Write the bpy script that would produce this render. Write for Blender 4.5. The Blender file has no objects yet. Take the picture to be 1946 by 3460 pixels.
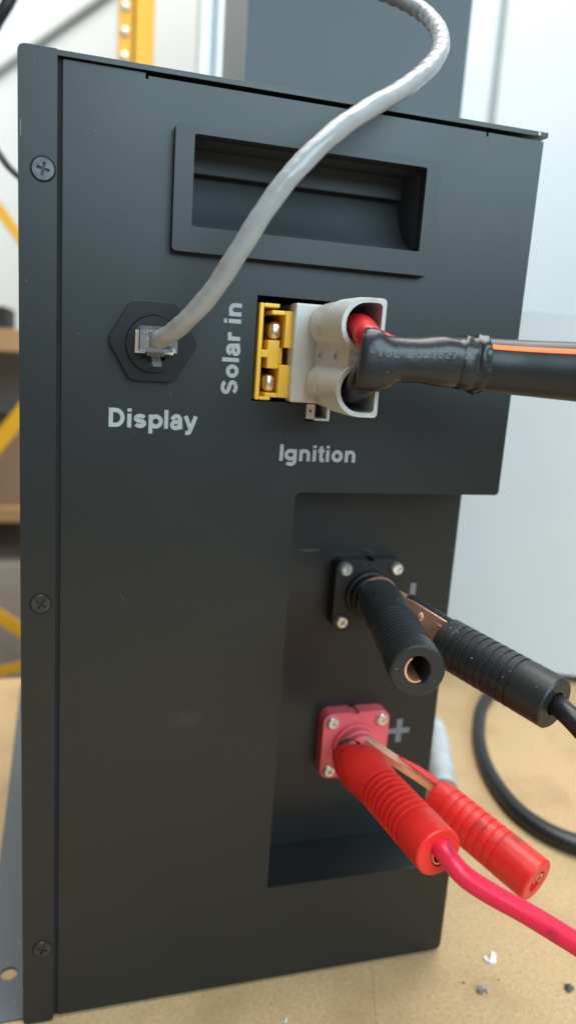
import bpy, bmesh, math, random
from mathutils import Vector, Matrix
from mathutils.geometry import tessellate_polygon

S = 0.001                      # all geometry below is written in millimetres
C = bpy.context.scene.collection
scn = bpy.context.scene
random.seed(7)

# ------------------------------------------------------------------ camera
CAM = Vector((0.62, -282.77, 283.61))
RGT = Vector((0.95882566, -0.27567608, 0.06823528))
DWN = Vector((0.00587121, -0.22097594, -0.97526159))
FWD = Vector((0.28393465, 0.93550646, -0.21025884))
FPX = 2570.57
cd = bpy.data.cameras.new('camera')
cam = bpy.data.objects.new('camera', cd)
C.objects.link(cam)
cam.matrix_world = Matrix(((RGT.x, -DWN.x, -FWD.x, CAM.x * S),
                           (RGT.y, -DWN.y, -FWD.y, CAM.y * S),
                           (RGT.z, -DWN.z, -FWD.z, CAM.z * S),
                           (0, 0, 0, 1)))
cd.sensor_fit = 'VERTICAL'
cd.sensor_height = 36.0
cd.lens = FPX / 3460 * 36.0
cd.clip_start = 0.01
cd.clip_end = 50
cd.dof.use_dof = True
cd.dof.focus_distance = 0.262
cd.dof.aperture_fstop = cd.lens / 3.4
scn.camera = cam

# ------------------------------------------------------------------ light
w = bpy.data.worlds.new('World'); scn.world = w; w.use_nodes = True
bg = w.node_tree.nodes['Background']
bg.inputs[0].default_value = (0.83, 0.93, 1.0, 1)
bg.inputs[1].default_value = 0.26

def area(name, loc, aim, sx, sy, power, col):
    l = bpy.data.lights.new(name, 'AREA'); l.shape = 'RECTANGLE'
    l.size = sx; l.size_y = sy; l.energy = power; l.color = col
    o = bpy.data.objects.new(name, l); C.objects.link(o)
    o.location = loc
    o.rotation_euler = (Vector(aim) - Vector(loc)).to_track_quat('-Z', 'Y').to_euler()
    return o
# workshop light: ceiling panel over the bench, plus two unseen fill lights
area('ceiling_light_bench', (0.2, 0.1, 2.0), (0.15, 0.15, 0), 1.8, 1.2, 50, (1.0, 0.985, 0.95))
area('wall_fill_light', (0.5, 0.8, 2.1), (0.5, 1.5, 0.45), 2.4, 0.5, 26, (1.0, 0.98, 0.95))  # unseen light added to brighten the white wall
area('front_fill_light', (0.85, -1.85, 1.2), (0.1, 0.0, 0.3), 2.2, 1.1, 64, (0.62, 0.87, 1.0))  # unseen light added for the front panel's sheen gradient and the handle pocket

scn.view_settings.view_transform = 'Standard'
scn.view_settings.look = 'None'
scn.view_settings.exposure = 0.0
scn.view_settings.gamma = 1.0

# ------------------------------------------------------------------ pixel helpers (photograph shown 1449 px wide)
K = 1946 / 1449
def ray(x, y):
    a = (x * K - 973) / FPX; b = (y * K - 1730) / FPX
    return RGT * a + DWN * b + FWD
def P(x, y, v=0.0, axis=1):
    d = ray(x, y); return CAM + d * ((v - CAM[axis]) / d[axis])
def Pd(x, y, dep):
    return CAM + ray(x, y) * dep

# ------------------------------------------------------------------ materials
def mat(name, col, rough=0.5, metal=0.0, bump=0.0, bscale=800.0, var=0.0, vscale=60.0, trans=0.0, ior=1.45,
        spec=0.5, coat=0.0, specks=None, speck_scale=420.0, speck_t=0.74, sss=0.0, rvar=0.0, dirt=None, dirt_scale=25.0, dirt_t=(0.55, 0.75), smudge=False):
    m = bpy.data.materials.new(name); m.use_nodes = True
    nt = m.node_tree; b = nt.nodes['Principled BSDF']
    b.inputs['Base Color'].default_value = (*col, 1)
    b.inputs['Roughness'].default_value = rough
    b.inputs['Metallic'].default_value = metal
    b.inputs['Specular IOR Level'].default_value = spec
    b.inputs['Transmission Weight'].default_value = trans
    b.inputs['IOR'].default_value = ior
    b.inputs['Coat Weight'].default_value = coat
    if sss:
        b.inputs['Subsurface Weight'].default_value = sss
        b.inputs['Subsurface Radius'].default_value = (0.003, 0.001, 0.001)
    tc = nt.nodes.new('ShaderNodeTexCoord')
    def noise(scale, detail=3.0):
        n = nt.nodes.new('ShaderNodeTexNoise'); n.inputs['Scale'].default_value = scale; n.inputs['Detail'].default_value = detail
        nt.links.new(tc.outputs['Object'], n.inputs['Vector']); return n
    cur = None
    if var > 0:
        n = noise(vscale, 5); r = nt.nodes.new('ShaderNodeValToRGB')
        r.color_ramp.elements[0].position = 0.3; r.color_ramp.elements[1].position = 0.7
        r.color_ramp.elements[0].color = (*[c * (1 - var) for c in col], 1)
        r.color_ramp.elements[1].color = (*[min(1, c * (1 + var)) for c in col], 1)
        nt.links.new(n.outputs['Fac'], r.inputs['Fac']); cur = r.outputs['Color']
    def over(cur, col2, fac):
        mx = nt.nodes.new('ShaderNodeMix'); mx.data_type = 'RGBA'
        if cur is None: mx.inputs[6].default_value = (*col, 1)
        else: nt.links.new(cur, mx.inputs[6])
        mx.inputs[7].default_value = (*col2, 1)
        nt.links.new(fac, mx.inputs[0]); return mx.outputs[2]
    if dirt:
        n = noise(dirt_scale, 7); mr = nt.nodes.new('ShaderNodeMapRange')
        mr.inputs[1].default_value = dirt_t[0]; mr.inputs[2].default_value = dirt_t[1]; mr.inputs[4].default_value = dirt[3]
        nt.links.new(n.outputs['Fac'], mr.inputs[0]); cur = over(cur, dirt[:3], mr.outputs[0])
    if smudge:                                            # dusty thumb mark on the front sheet
        vm = nt.nodes.new('ShaderNodeMapping'); vm.inputs['Location'].default_value = (0.0304, 0.06, -0.1346)
        sc = nt.nodes.new('ShaderNodeVectorMath'); sc.operation = 'MULTIPLY'; sc.inputs[1].default_value = (110, 60, 190)
        ln = nt.nodes.new('ShaderNodeVectorMath'); ln.operation = 'LENGTH'
        nt.links.new(tc.outputs['Object'], vm.inputs['Vector']); nt.links.new(vm.outputs[0], sc.inputs[0]); nt.links.new(sc.outputs[0], ln.inputs[0])
        n = noise(300, 6); mm_ = nt.nodes.new('ShaderNodeMapRange'); mm_.inputs[1].default_value = 0.0; mm_.inputs[2].default_value = 1.0
        mm_.inputs[3].default_value = 0.9; mm_.inputs[4].default_value = 0.0
        nt.links.new(ln.outputs['Value'], mm_.inputs[0])
        mu = nt.nodes.new('ShaderNodeMath'); mu.operation = 'MULTIPLY'; nt.links.new(mm_.outputs[0], mu.inputs[0]); nt.links.new(n.outputs['Fac'], mu.inputs[1])
        cur = over(cur, (0.035, 0.033, 0.03), mu.outputs[0])
    if specks:
        n = noise(speck_scale, 0); mr = nt.nodes.new('ShaderNodeMapRange')
        mr.inputs[1].default_value = speck_t; mr.inputs[2].default_value = speck_t + 0.02
        nt.links.new(n.outputs['Fac'], mr.inputs[0]); cur = over(cur, specks, mr.outputs[0])
    if cur is not None: nt.links.new(cur, b.inputs['Base Color'])
    if rvar:
        n = noise(22, 9); mr = nt.nodes.new('ShaderNodeMapRange')
        mr.inputs[3].default_value = rough - rvar; mr.inputs[4].default_value = rough + rvar
        nt.links.new(n.outputs['Fac'], mr.inputs[0]); nt.links.new(mr.outputs[0], b.inputs['Roughness'])
    if bump > 0:
        n = noise(bscale, 2); bp = nt.nodes.new('ShaderNodeBump'); bp.inputs['Strength'].default_value = bump
        bp.inputs['Distance'].default_value = 0.0004
        nt.links.new(n.outputs['Fac'], bp.inputs['Height']); nt.links.new(bp.outputs[0], b.inputs['Normal'])
    return m

M = {}
M['coat'] = mat('black_powder_coat', (0.0085, 0.0100, 0.0100), 0.37, bump=0.10, bscale=2400, rvar=0.06, spec=0.6, smudge=True, specks=(0.075, 0.075, 0.075), speck_scale=1100, speck_t=0.85)
M['mould'] = mat('black_moulded_plastic', (0.010, 0.0105, 0.0105), 0.42, bump=0.1, bscale=1800)
M['handle'] = mat('bright_pocket_plastic', (0.048, 0.054, 0.057), 0.5, bump=0.12, bscale=1800)  # pocket copy of the handle plastic, extra brightness put into its colour
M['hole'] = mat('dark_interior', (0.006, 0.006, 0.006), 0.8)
M['print'] = mat('grey_print', (0.34, 0.355, 0.355), 0.6, bump=0.08, bscale=1800, var=0.10, vscale=1200)
M['print_dim'] = mat('grey_terminal_print', (0.17, 0.17, 0.17), 0.6, var=0.15, vscale=500)
M['nut'] = mat('black_nylon', (0.009, 0.0095, 0.010), 0.28, bump=0.05, bscale=900)
M['screw_black'] = mat('black_oxide_screw', (0.06, 0.058, 0.056), 0.35, metal=0.7, bump=0.12, bscale=700, var=0.3, vscale=400)
M['screw_grey'] = mat('grey_oxide_screw', (0.10, 0.105, 0.11), 0.42, metal=0.8, bump=0.15, bscale=700, var=0.3, vscale=400)  # paler grey metal for the top screw head
M['steel'] = mat('bright_steel', (0.85, 0.81, 0.75), 0.34, metal=0.85)
M['silver'] = mat('silver_contact', (0.78, 0.68, 0.56), 0.3, metal=1.0, bump=0.1, bscale=300)
M['yellow'] = mat('yellow_connector_plastic', (0.90, 0.53, 0.055), 0.38, var=0.06, vscale=120, bump=0.04, bscale=900, sss=0.05)
M['grey'] = mat('grey_connector_plastic', (0.55, 0.535, 0.50), 0.36, var=0.05, vscale=120, bump=0.05, bscale=700, dirt=(0.30, 0.27, 0.2, 0.6), dirt_scale=90, dirt_t=(0.6, 0.75))
M['clear'] = mat('clear_plug_plastic', (0.90, 0.92, 0.93), 0.05, trans=0.88, ior=1.46)
M['cream'] = mat('plated_shield', (0.85, 0.78, 0.62), 0.3, metal=0.35)
M['gold'] = mat('gold_pin', (0.8, 0.5, 0.25), 0.3, metal=1.0)
M['cable_grey'] = mat('grey_cable_jacket', (0.32, 0.325, 0.33), 0.2, bump=0.4, bscale=260, var=0.08, vscale=60, sss=0.2)
M['cable_ink'] = mat('cable_ink', (0.12, 0.12, 0.14), 0.5)
M['red_wire'] = mat('red_wire_jacket', (0.50, 0.012, 0.016), 0.32)
M['black_wire'] = mat('black_wire_jacket', (0.012, 0.012, 0.013), 0.35)
M['shrink'] = mat('black_heat_shrink', (0.016, 0.017, 0.018), 0.32, bump=0.6, bscale=210, specks=(0.12,0.12,0.12), speck_scale=1200, speck_t=0.86, rvar=0.1)
M['shrink_ink'] = mat('shrink_ink', (0.13, 0.13, 0.13), 0.5)
M['sheath'] = mat('black_cable_sheath', (0.013, 0.014, 0.016), 0.36, bump=0.12, bscale=120)
M['orange'] = mat('orange_stripe', (0.88, 0.20, 0.05), 0.4)
M['rubber'] = mat('black_vinyl_sleeve', (0.018, 0.0195, 0.0205), 0.42, bump=0.15, bscale=500, specks=(0.35, 0.35, 0.33), speck_scale=1100, speck_t=0.84)
M['rubber_red'] = mat('red_vinyl_sleeve', (0.78, 0.026, 0.020), 0.38, bump=0.25, bscale=420, var=0.10, vscale=50, rvar=0.1, sss=0.1, dirt=(0.30, 0.014, 0.014, 0.6), dirt_scale=95, dirt_t=(0.60, 0.72))
M['red_moulded'] = mat('red_terminal_plastic', (0.74, 0.11, 0.135), 0.42, bump=0.1, bscale=600, sss=0.05)
M['red_cable'] = mat('pinkish_red_cable', (0.72, 0.014, 0.058), 0.34, bump=0.25, bscale=130, sss=0.08, dirt=(0.16, 0.012, 0.02, 0.7), dirt_scale=80, dirt_t=(0.60, 0.74))
M['copper'] = mat('copper_plate', (0.90, 0.46, 0.32), 0.36, metal=0.75, bump=0.15, bscale=150, var=0.2, vscale=90)
M['brass'] = mat('dull_brass', (0.55, 0.36, 0.2), 0.35, metal=1.0)
M['cord'] = mat('black_rubber_cord', (0.014, 0.0145, 0.015), 0.38, bump=0.1, bscale=100)

# ------------------------------------------------------------------ mesh builder
class MB:
    def __init__(s): s.v = []; s.f = []
    def add(s, vs, fs):
        o = len(s.v); s.v += [Vector(v) for v in vs]; s.f += [tuple(i + o for i in f) for f in fs]; return s
    def box(s, x0, x1, y0, y1, z0, z1):
        vs = [(x, y, z) for x in (x0, x1) for y in (y0, y1) for z in (z0, z1)]
        return s.add(vs, [(0, 1, 3, 2), (4, 6, 7, 5), (0, 4, 5, 1), (2, 3, 7, 6), (0, 2, 6, 4), (1, 5, 7, 3)])
    def plate(s, outline, holes, a, b, fn=None):
        """polygon with holes, extruded between a and b; fn(u, v, t) -> point (default u=x, v=z, t=y)"""
        fn = fn or (lambda u, v, t: (u, t, v))
        loops = [outline] + list(holes)
        tris = tessellate_polygon([[Vector((u, v, 0)) for u, v in l] for l in loops])
        flat = [p for l in loops for p in l]; n = len(flat)
        vs = [fn(u, v, a) for u, v in flat] + [fn(u, v, b) for u, v in flat]
        fs = []
        for t in tris:
            fs.append(tuple(t)); fs.append(tuple(i + n for i in reversed(t)))
        k = 0
        for l in loops:
            m = len(l)
            for i in range(m):
                j = (i + 1) % m; fs.append((k + i, k + j, k + j + n, k + i + n))
            k += m
        return s.add(vs, fs)
    def rings(s, rs, cap0=True, cap1=True, closed=True):
        n = len(rs[0]); vs = [p for r in rs for p in r]; fs = []
        for k in range(len(rs) - 1):
            for i in range(n if closed else n - 1):
                j = (i + 1) % n; fs.append((k * n + i, k * n + j, (k + 1) * n + j, (k + 1) * n + i))
        if cap0: fs.append(tuple(reversed(range(n))))
        if cap1: fs.append(tuple((len(rs) - 1) * n + i for i in range(n)))
        return s.add(vs, fs)
    def lathe(s, prof, org, axis, n=40, cap0=True, cap1=True, sx=1.0, sy=1.0, up=(0, 0, 1), shear=None, exf=None):
        org = Vector(org); ax = Vector(axis).normalized()
        u = Vector(up).cross(ax); u.normalize(); v = ax.cross(u)
        rs = []
        for t, r in prof:
            q = []
            for i in range(n):
                a = 2 * math.pi * i / n
                tt = t + (shear(t, a) if shear else 0)
                c_, s_ = math.cos(a), math.sin(a); e_ = exf(t) if exf else 1.0
                q.append(org + ax * tt + u * (r * sx * math.copysign(abs(c_) ** e_, c_)) + v * (r * sy * math.copysign(abs(s_) ** e_, s_)))
            rs.append(q)
        return s.rings(rs, cap0, cap1)
    def sweep(s, path, half, n=24, up=(0, 0, 1), cap=True, wob=None, ex=1.0):
        """half: list of (half width along side, half height along up') for each path point"""
        rs = []
        for i, p in enumerate(path):
            t = (path[min(i + 1, len(path) - 1)] - path[max(i - 1, 0)]).normalized()
            sd = t.cross(Vector(up)).normalized(); vv = sd.cross(t)
            a, b = half[i]
            q = []
            for k in range(n):
                th = 2 * math.pi * k / n
                m = 1 + (wob(i, th) if wob else 0)
                c_, s_ = math.cos(th), math.sin(th)
                q.append(p + sd * (a * m * math.copysign(abs(c_) ** ex, c_)) + vv * (b * m * math.copysign(abs(s_) ** ex, s_)))
            rs.append(q)
        return s.rings(rs, cap, cap)

def spline(pts, n=12):
    """Catmull-Rom through points (any tuple length)"""
    pts = [tuple(p) for p in pts]; out = []
    m = len(pts)
    for i in range(m - 1):
        p0 = pts[max(i - 1, 0)]; p1 = pts[i]; p2 = pts[i + 1]; p3 = pts[min(i + 2, m - 1)]
        for k in range(n):
            t = k / n
            out.append(tuple(0.5 * (2 * b + (c - a) * t + (2 * a - 5 * b + 4 * c - d) * t * t + (3 * b - a - 3 * c + d) * t ** 3)
                             for a, b, c, d in zip(p0, p1, p2, p3)))
    out.append(pts[-1]); return out

def rrect(x0, x1, z0, z1, r, n=5):
    o = []
    for cx, cz, a0 in ((x1 - r, z1 - r, 0), (x0 + r, z1 - r, 90), (x0 + r, z0 + r, 180), (x1 - r, z0 + r, 270)):
        for k in range(n + 1):
            a = math.radians(a0 + 90 * k / n); o.append((cx + r * math.cos(a), cz + r * math.sin(a)))
    return o
def circle(cx, cz, r, n=32, a0=0.0):
    return [(cx + r * math.cos(a0 + 2 * math.pi * k / n), cz + r * math.sin(a0 + 2 * math.pi * k / n)) for k in range(n)]
def rpoly(pts, r, n=4):
    """round the corners of a polygon"""
    o = []; m = len(pts)
    for i in range(m):
        p = Vector(pts[i]); a = Vector(pts[i - 1]) - p; b = Vector(pts[(i + 1) % m]) - p
        rr = r[i] if isinstance(r, (list, tuple)) else r
        rr = min(rr, a.length * 0.45, b.length * 0.45)
        if rr <= 0: o.append(tuple(p)); continue
        a = p + a.normalized() * rr; b = p + b.normalized() * rr
        for k in range(n + 1):
            t = k / n; q = a * (1 - t) ** 2 + p * 2 * t * (1 - t) + b * t * t; o.append((q.x, q.y))
    return o

ORG = {}
def root(name, label, cat, org, group=None):
    o = bpy.data.objects.new(name, None); C.objects.link(o)
    o.location = Vector(org) * S; o.empty_display_size = 0.01
    o['label'] = label; o['category'] = cat
    if group: o['group'] = group
    ORG[o.name] = Vector(org); return o
def part(name, mb, m, parent=None, bevel=0.0, seg=2, angle=35, label=None, org=None, smooth=True):
    o0 = ORG[parent.name] if parent is not None else Vector(org or (0, 0, 0))
    me = bpy.data.meshes.new(name)
    me.from_pydata([((v - o0) * S)[:] for v in mb.v], [], mb.f)
    bm = bmesh.new(); bm.from_mesh(me); bmesh.ops.recalc_face_normals(bm, faces=bm.faces); bm.to_mesh(me); bm.free()
    me.polygons.foreach_set('use_smooth', [smooth] * len(me.polygons))
    if smooth and not bevel: me.set_sharp_from_angle(angle=math.radians(angle))
    me.materials.append(m if not isinstance(m, str) else M[m])
    o = bpy.data.objects.new(name, me); C.objects.link(o)
    if parent is not None: o.parent = parent
    else: o.location = o0 * S
    ORG[o.name] = o0
    if bevel:
        b = o.modifiers.new('bevel', 'BEVEL'); b.width = bevel * S; b.segments = seg; b.limit_method = 'ANGLE'
        b.angle_limit = math.radians(angle); b.harden_normals = True
    if label: o['label'] = label
    return o
def tag(o, label, cat, group=None, kind=None):
    o['label'] = label; o['category'] = cat
    if group: o['group'] = group
    return o
def struct(o): o['kind'] = 'structure'; return o
def place(o, loc, parent):
    """copy of a part made about the origin, moved to loc under parent"""
    c = o.copy(); C.objects.link(c); c.parent = parent; c.location = (Vector(loc) - ORG[parent.name]) * S; return c

# stroked grotesque capitals and lower case letters: glyph -> (advance, strokes); a stroke is a list of centre-line points
def arc(cx, cy, rx, ry, a0, a1, n=14):
    return [(cx + rx * math.cos(math.radians(a0 + (a1 - a0) * k / n)), cy + ry * math.sin(math.radians(a0 + (a1 - a0) * k / n))) for k in range(n + 1)]
SW = 0.160                                                # stem width for a cap height of 0.716
h2 = SW / 2; XH = 0.53
_s = lambda x0, y0, sx, sy: [(x0 + u * sx, y0 + v * sy) for u, v in
      arc(0.50, 0.745, 0.42, 0.255, 18, 180, 10)[:-1] + [(0.08, 0.745), (0.12, 0.63), (0.28, 0.555), (0.5, 0.505), (0.72, 0.45), (0.88, 0.37), (0.92, 0.255)] + arc(0.5, 0.255, 0.42, 0.255, 0, -162, 10)[1:]]
GLYPH = {
 'D': (0.72, [[(h2 + .07, 0), (h2 + .07, .716)], [(h2 + .07, .716 - h2), (.33, .716 - h2)] + arc(.33, .358, .265, .358 - h2, 90, -90)[1:] + [(h2 + .07, h2)]]),
 'I': (0.28, [[(.14, 0), (.14, .716)]]),
 'S': (0.67, [_s(.045 + h2 * .6, h2 - .005, .667 - .09 - h2 * 1.2, .726 - SW)]),
 'i': (0.28, [[(.14, 0), (.14, .519)], [(.14, .59), (.14, .716)]]),
 'l': (0.28, [[(.14, 0), (.14, .716)]]),
 's': (0.556, [_s(.03 + h2 * .7, h2 - .008, .556 - .06 - h2 * 1.4, XH + .01 - SW)]),
 'p': (0.61, [[(.135, -.2), (.135, .519)], arc(.335, .262, .2, .262 + .01 - h2, 180, -180, 26)]),
 'o': (0.61, [arc(.305, .262, .305 - .04 - h2, .272 - h2, 0, 360, 28)]),
 'a': (0.556, [[(.1, .355)] + arc(.265, .36, .15, .17 - h2 * .0 - .035, 160, 0, 10) + [(.425, .2), (.43, .08), (.455, 0)], [(.41, .31), (.3, .275)] + arc(.225, .155, .125, .118, 95, 270, 10) + [(.31, .05), (.40, .115), (.415, .22)]]),
 'y': (0.556, [[(.07, .519), (.278, .03)], [(.486, .519), (.29, .0), (.25, -.1), (.19, -.135), (.08, -.135)]]),
 'r': (0.39, [[(.135, 0), (.135, .519)], [(.135, .33), (.17, .42), (.25, .455), (.375, .44)]]),
 'n': (0.61, [[(.135, 0), (.135, .519)], [(.135, .3)] + arc(.305, .30, .17, .158, 170, 0, 10) + [(.475, 0)]]),
 'g': (0.61, [arc(.275, .275, .2, .255 - h2, 0, 360, 26), [(.475, .519), (.475, 0)] + arc(.29, -.0, .185, .138, 0, -150, 10)[1:]]),
 't': (0.33, [[(.165, .68), (.165, .13), (.2, .06), (.31, .06)], [(.02, .465), (.31, .465)]]),
 '-': (0.33, [[(.05, .26), (.28, .26)]]), ' ': (0.28, []), '*': (0.33, [[(.1, .3), (.22, .3)]]),
 '0': (0.556, [arc(.278, .358, .165, .29, 0, 360, 24)]), '1': (0.556, [[(.15, .58), (.31, .68), (.31, 0)]]),
 '2': (0.556, [arc(.278, .5, .17, .16, 170, -20, 10) + [(.36, .33), (.1, .07), (.5, .07)]]),
 '3': (0.556, [arc(.27, .53, .15, .13, 160, -90, 10) + arc(.27, .22, .18, .165, 90, -160, 12)]),
 '4': (0.556, [[(.37, 0), (.37, .66), (.06, .2), (.5, .2)]]),
 '7': (0.556, [[(.06, .65), (.48, .65), (.25, 0)]]), '8': (0.556, [arc(.278, .53, .14, .125, 0, 360, 18), arc(.278, .22, .175, .165, 0, 360, 20)]),
 'E': (0.67, [[(.57, .645), (.14, .645), (.14, .07), (.58, .07)], [(.14, .37), (.53, .37)]]),
 'A': (0.72, [[(.05, 0), (.36, .68), (.67, 0)], [(.18, .22), (.54, .22)]]), 'W': (0.94, [[(.04, .716), (.25, .04), (.47, .66), (.69, .04), (.9, .716)]]),
 'G': (0.78, [arc(.39, .358, .29, .30, 35, 345, 22) + [(.68, .33), (.42, .33)]]),
}
def text_mesh(body, weight=1.0):
    """flat ribbons along the strokes -> unit-box coordinates (u, v, layer) and faces"""
    vs = []; fs = []; x = 0.0; lay = 0
    hw = h2 * weight
    for ch in body:
        adv, strokes = GLYPH[ch]
        for st in strokes:
            st = [Vector((px + x, py)) for px, py in st]
            closed = (st[0] - st[-1]).length < 1e-4
            if closed: st = st[:-1]
            n = len(st); o = len(vs); lay = (lay + 1) % 3
            for i in range(n):
                a = st[i - 1] if (i or closed) else None; b = st[(i + 1) % n] if (i < n - 1 or closed) else None
                d0 = (st[i] - a).normalized() if a is not None else (b - st[i]).normalized()
                d1 = (b - st[i]).normalized() if b is not None else d0
                nn = Vector((-(d0.y + d1.y), d0.x + d1.x)); nn.normalize()
                k = hw / max(0.45, nn.dot(Vector((-d0.y, d0.x))))
                vs += [(st[i].x + nn.x * k, st[i].y + nn.y * k, lay), (st[i].x - nn.x * k, st[i].y - nn.y * k, lay)]
            for i in range(n if closed else n - 1):
                j = (i + 1) % n; fs.append((o + 2 * i, o + 2 * i + 1, o + 2 * j + 1, o + 2 * j))
        x += adv
    x0 = min(v[0] for v in vs); x1 = max(v[0] for v in vs); y0 = min(v[1] for v in vs); y1 = max(v[1] for v in vs)
    return [((v[0] - x0) / (x1 - x0), (v[1] - y0) / (y1 - y0), v[2]) for v in vs], fs

# ================================================================== SETTING
BZ = -1.5                                                  # bench top
m = mat('bench_board', (0.49, 0.332, 0.170), 0.6, bump=0.35, bscale=700, var=0.14, vscale=520, dirt=(0.30, 0.19, 0.09, 0.5), dirt_scale=22, dirt_t=(0.48, 0.72), specks=(0.24, 0.14, 0.06), speck_scale=700, speck_t=0.80)
# faint butt joint between the two bench boards
sa = P(936, 2440, BZ, 2); sb = P(945, 2576, BZ, 2)
sx_ = lambda y, o: sa.x + (sb.x - sa.x) * (y - sa.y) / (sb.y - sa.y) + o
struct(part('bench_board', MB().plate([(-700, -750), (sx_(-750, -0.06), -750), (sx_(345, -0.06), 345), (-700, 345)], [], BZ - 18, BZ, lambda u, v, t: (u, v, t)), m, bevel=0.05, org=(0, 0, BZ)))
struct(part('bench_board', MB().plate([(sx_(-750, 0.06), -750), (1300, -750), (1300, 345), (sx_(345, 0.06), 345)], [], BZ - 18, BZ, lambda u, v, t: (u, v, t)), m, bevel=0.05, org=(0, 0, BZ)))
struct(part('bench_frame', MB().box(-690, 1290, -740, 340, BZ - 40, BZ - 18.1), m, org=(0, 0, BZ - 40)))
wallm = mat('white_wall_paint', (0.74, 0.77, 0.76), 0.7, var=0.02, vscale=3)
struct(part('wall', MB().box(-2200, 3600, 1500, 1560, -1300, 2600), wallm, org=(0, 1500, -1300)))

# ------------------------------------------------------------------ tall dark cabinet behind
tall = root('tall_cabinet', 'tall dark grey sheet metal cabinet standing behind the black power box', 'cabinet', (178, 215, BZ))
tm = mat('dark_grey_sheet', (0.034, 0.040, 0.045), 0.30, bump=0.05, bscale=900, rvar=0.04, spec=0.35)
part('front_panel', MB().plate(rrect(105, 251.5, BZ, 640, 2), [], 215, 217), tm, tall, 0.6)
part('body', MB().box(106, 250.5, 217.1, 300, BZ, 639), tm, tall, 1.0)

# ------------------------------------------------------------------ white cabinet at the right
a = P(1395, 1687, 7, 2); b = P(1449, 1708, 7, 2)
dirv = (b - a); dirv.z = 0; dirv.normalize()
whm = mat('white_enamel', (0.60, 0.61, 0.61), 0.36, var=0.03, vscale=4, bump=0.03, bscale=60)
yaw = math.atan2(dirv.y, dirv.x)
def cabinet():
    ang = math.radians(-24); d2 = Vector((math.cos(ang), math.sin(ang), 0)); nrm = Vector((-d2.y, d2.x, 0))
    o = Vector((440, 272, 0))
    fn = lambda u, v, t: o + d2 * u + nrm * t + Vector((0, 0, v))
    r = root('white_cabinet', 'white enamelled appliance cabinet on the bench to the right of the box', 'cabinet', tuple(o + Vector((0, 0, BZ))))
    part('front_panel', MB().plate(rrect(-190, 420, 7, 329, 6), [], 0, 14, fn), whm, r, 4.0, 4)
    part('body', MB().plate([(-186, 9), (416, 9), (416, 325), (-186, 325)], [], 14.2, 150, fn), whm, r, 2)
    part('plinth', MB().plate([(-180, BZ), (410, BZ), (410, 9), (-180, 9)], [], 12, 145, fn), 'hole', r)
    return r
cabinet()

# ------------------------------------------------------------------ cupboard with a door gap on the wall behind
cup = root('wall_cupboard', 'white wall cupboard with a grey gap between its doors behind the white appliance', 'cupboard', (1100, 1440, 330))
cupm = mat('white_cupboard', (0.60, 0.64, 0.645), 0.45)
part('cupboard_body', MB().box(760, 1900, 1455, 1499, 330, 1900), mat('gap_shade_grey', (0.36, 0.38, 0.39), 0.6), cup)  # shade of the door gap put into the carcass colour
part('door', MB().box(760, 935, 1435, 1454, 330, 1900), cupm, cup, 3)
part('door', MB().box(957, 1900, 1435, 1454, 330, 1900), cupm, cup, 3)

# ------------------------------------------------------------------ window frame behind, left of the dark cabinet
wf = root('window_frame', 'white moulded window frame between the yellow post and the dark cabinet', 'window', (215, 900, 330))
wm = mat('white_frame_paint', (0.70, 0.75, 0.79), 0.4)
tanm = mat('tan_trim', (0.50, 0.43, 0.34), 0.6)
part('jamb', MB().box(181, 196, 895, 925, 300, 1500), wm, wf, 2)
part('moulding', MB().box(196.2, 204, 905, 925, 300, 1500), mat('grey_blue_moulding', (0.42, 0.48, 0.53), 0.4), wf, 1)
part('moulding', MB().box(204.2, 224, 892, 925, 300, 1500), wm, wf, 4)
part('moulding', MB().box(224.2, 234, 902, 925, 300, 1500), wm, wf, 2)
part('trim_strip', MB().box(234.2, 243, 900, 925, 300, 1500), tanm, wf, 1)
part('pane', MB().box(243.2, 560, 910, 916, 300, 1500), mat('dim_pane', (0.20, 0.21, 0.22), 0.15), wf)

# ------------------------------------------------------------------ yellow storage rack
ym = mat('yellow_rack_paint', (0.80, 0.40, 0.012), 0.4, var=0.05, vscale=20)
rk = root('storage_rack', 'yellow steel storage rack with a bolted upright and diagonal braces by the wall', 'rack', (0, 1000, -900))
part('upright', MB().plate([(77, 1000), (97, 1000), (97, 1030), (100, 1030), (100, 992), (128, 992), (128, 1035), (77, 1035)], [], -900, 1500, lambda u, v, t: (u, v, t)), ym, rk, 1.0)
bolt = MB().lathe([(0, 6.5), (2, 6.3), (4, 4.5), (5, 0.5)], (0, 0, 0), (0, -1, 0), 16)
bo = None
for zz in (725.6, 758.9, 792, 692, 659):
    if bo is None:
        bo = part('bolt', bolt, 'steel', rk); bo.location = (Vector((86, 1000, zz)) - ORG[rk.name]) * S
        for v in bo.data.vertices: v.co += Vector(ORG[rk.name]) * S
    else: place(bo, (86, 1000, zz), rk)
def brace(x0, z0, x1, z1, h, yy, name='brace'):
    d = Vector((x1 - x0, 0, z1 - z0)); e = d.normalized(); nn = Vector((-e.z, 0, e.x)) * h / 2
    q0 = Vector((x0, 0, z0)) - e * 160; q1 = Vector((x1, 0, z1)) + e * 25
    pts = [q0 + nn, q1 + nn, q1 - nn, q0 - nn]
    part(name, MB().plate([(p.x, p.z) for p in pts], [], yy, yy + 6), ym, rk, 0.8)
brace(-92, 456, -65, 421, 16, 1000)
brace(-95.5, 108, -66.7, 147, 25, 1006)
brace(-98.7, -188, -68.8, -210, 22, 1000)
brace(-99.9, -293, -69, -286, 17, 1014)
bdm = mat('shelf_board', (0.44, 0.25, 0.11), 0.6, var=0.15, vscale=12)
for zz, th in ((283, 36), (-9, 26)):
    part('shelf_board', MB().box(-900, 60, 1040, 1440, zz - th, zz), bdm, rk, 2)
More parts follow.
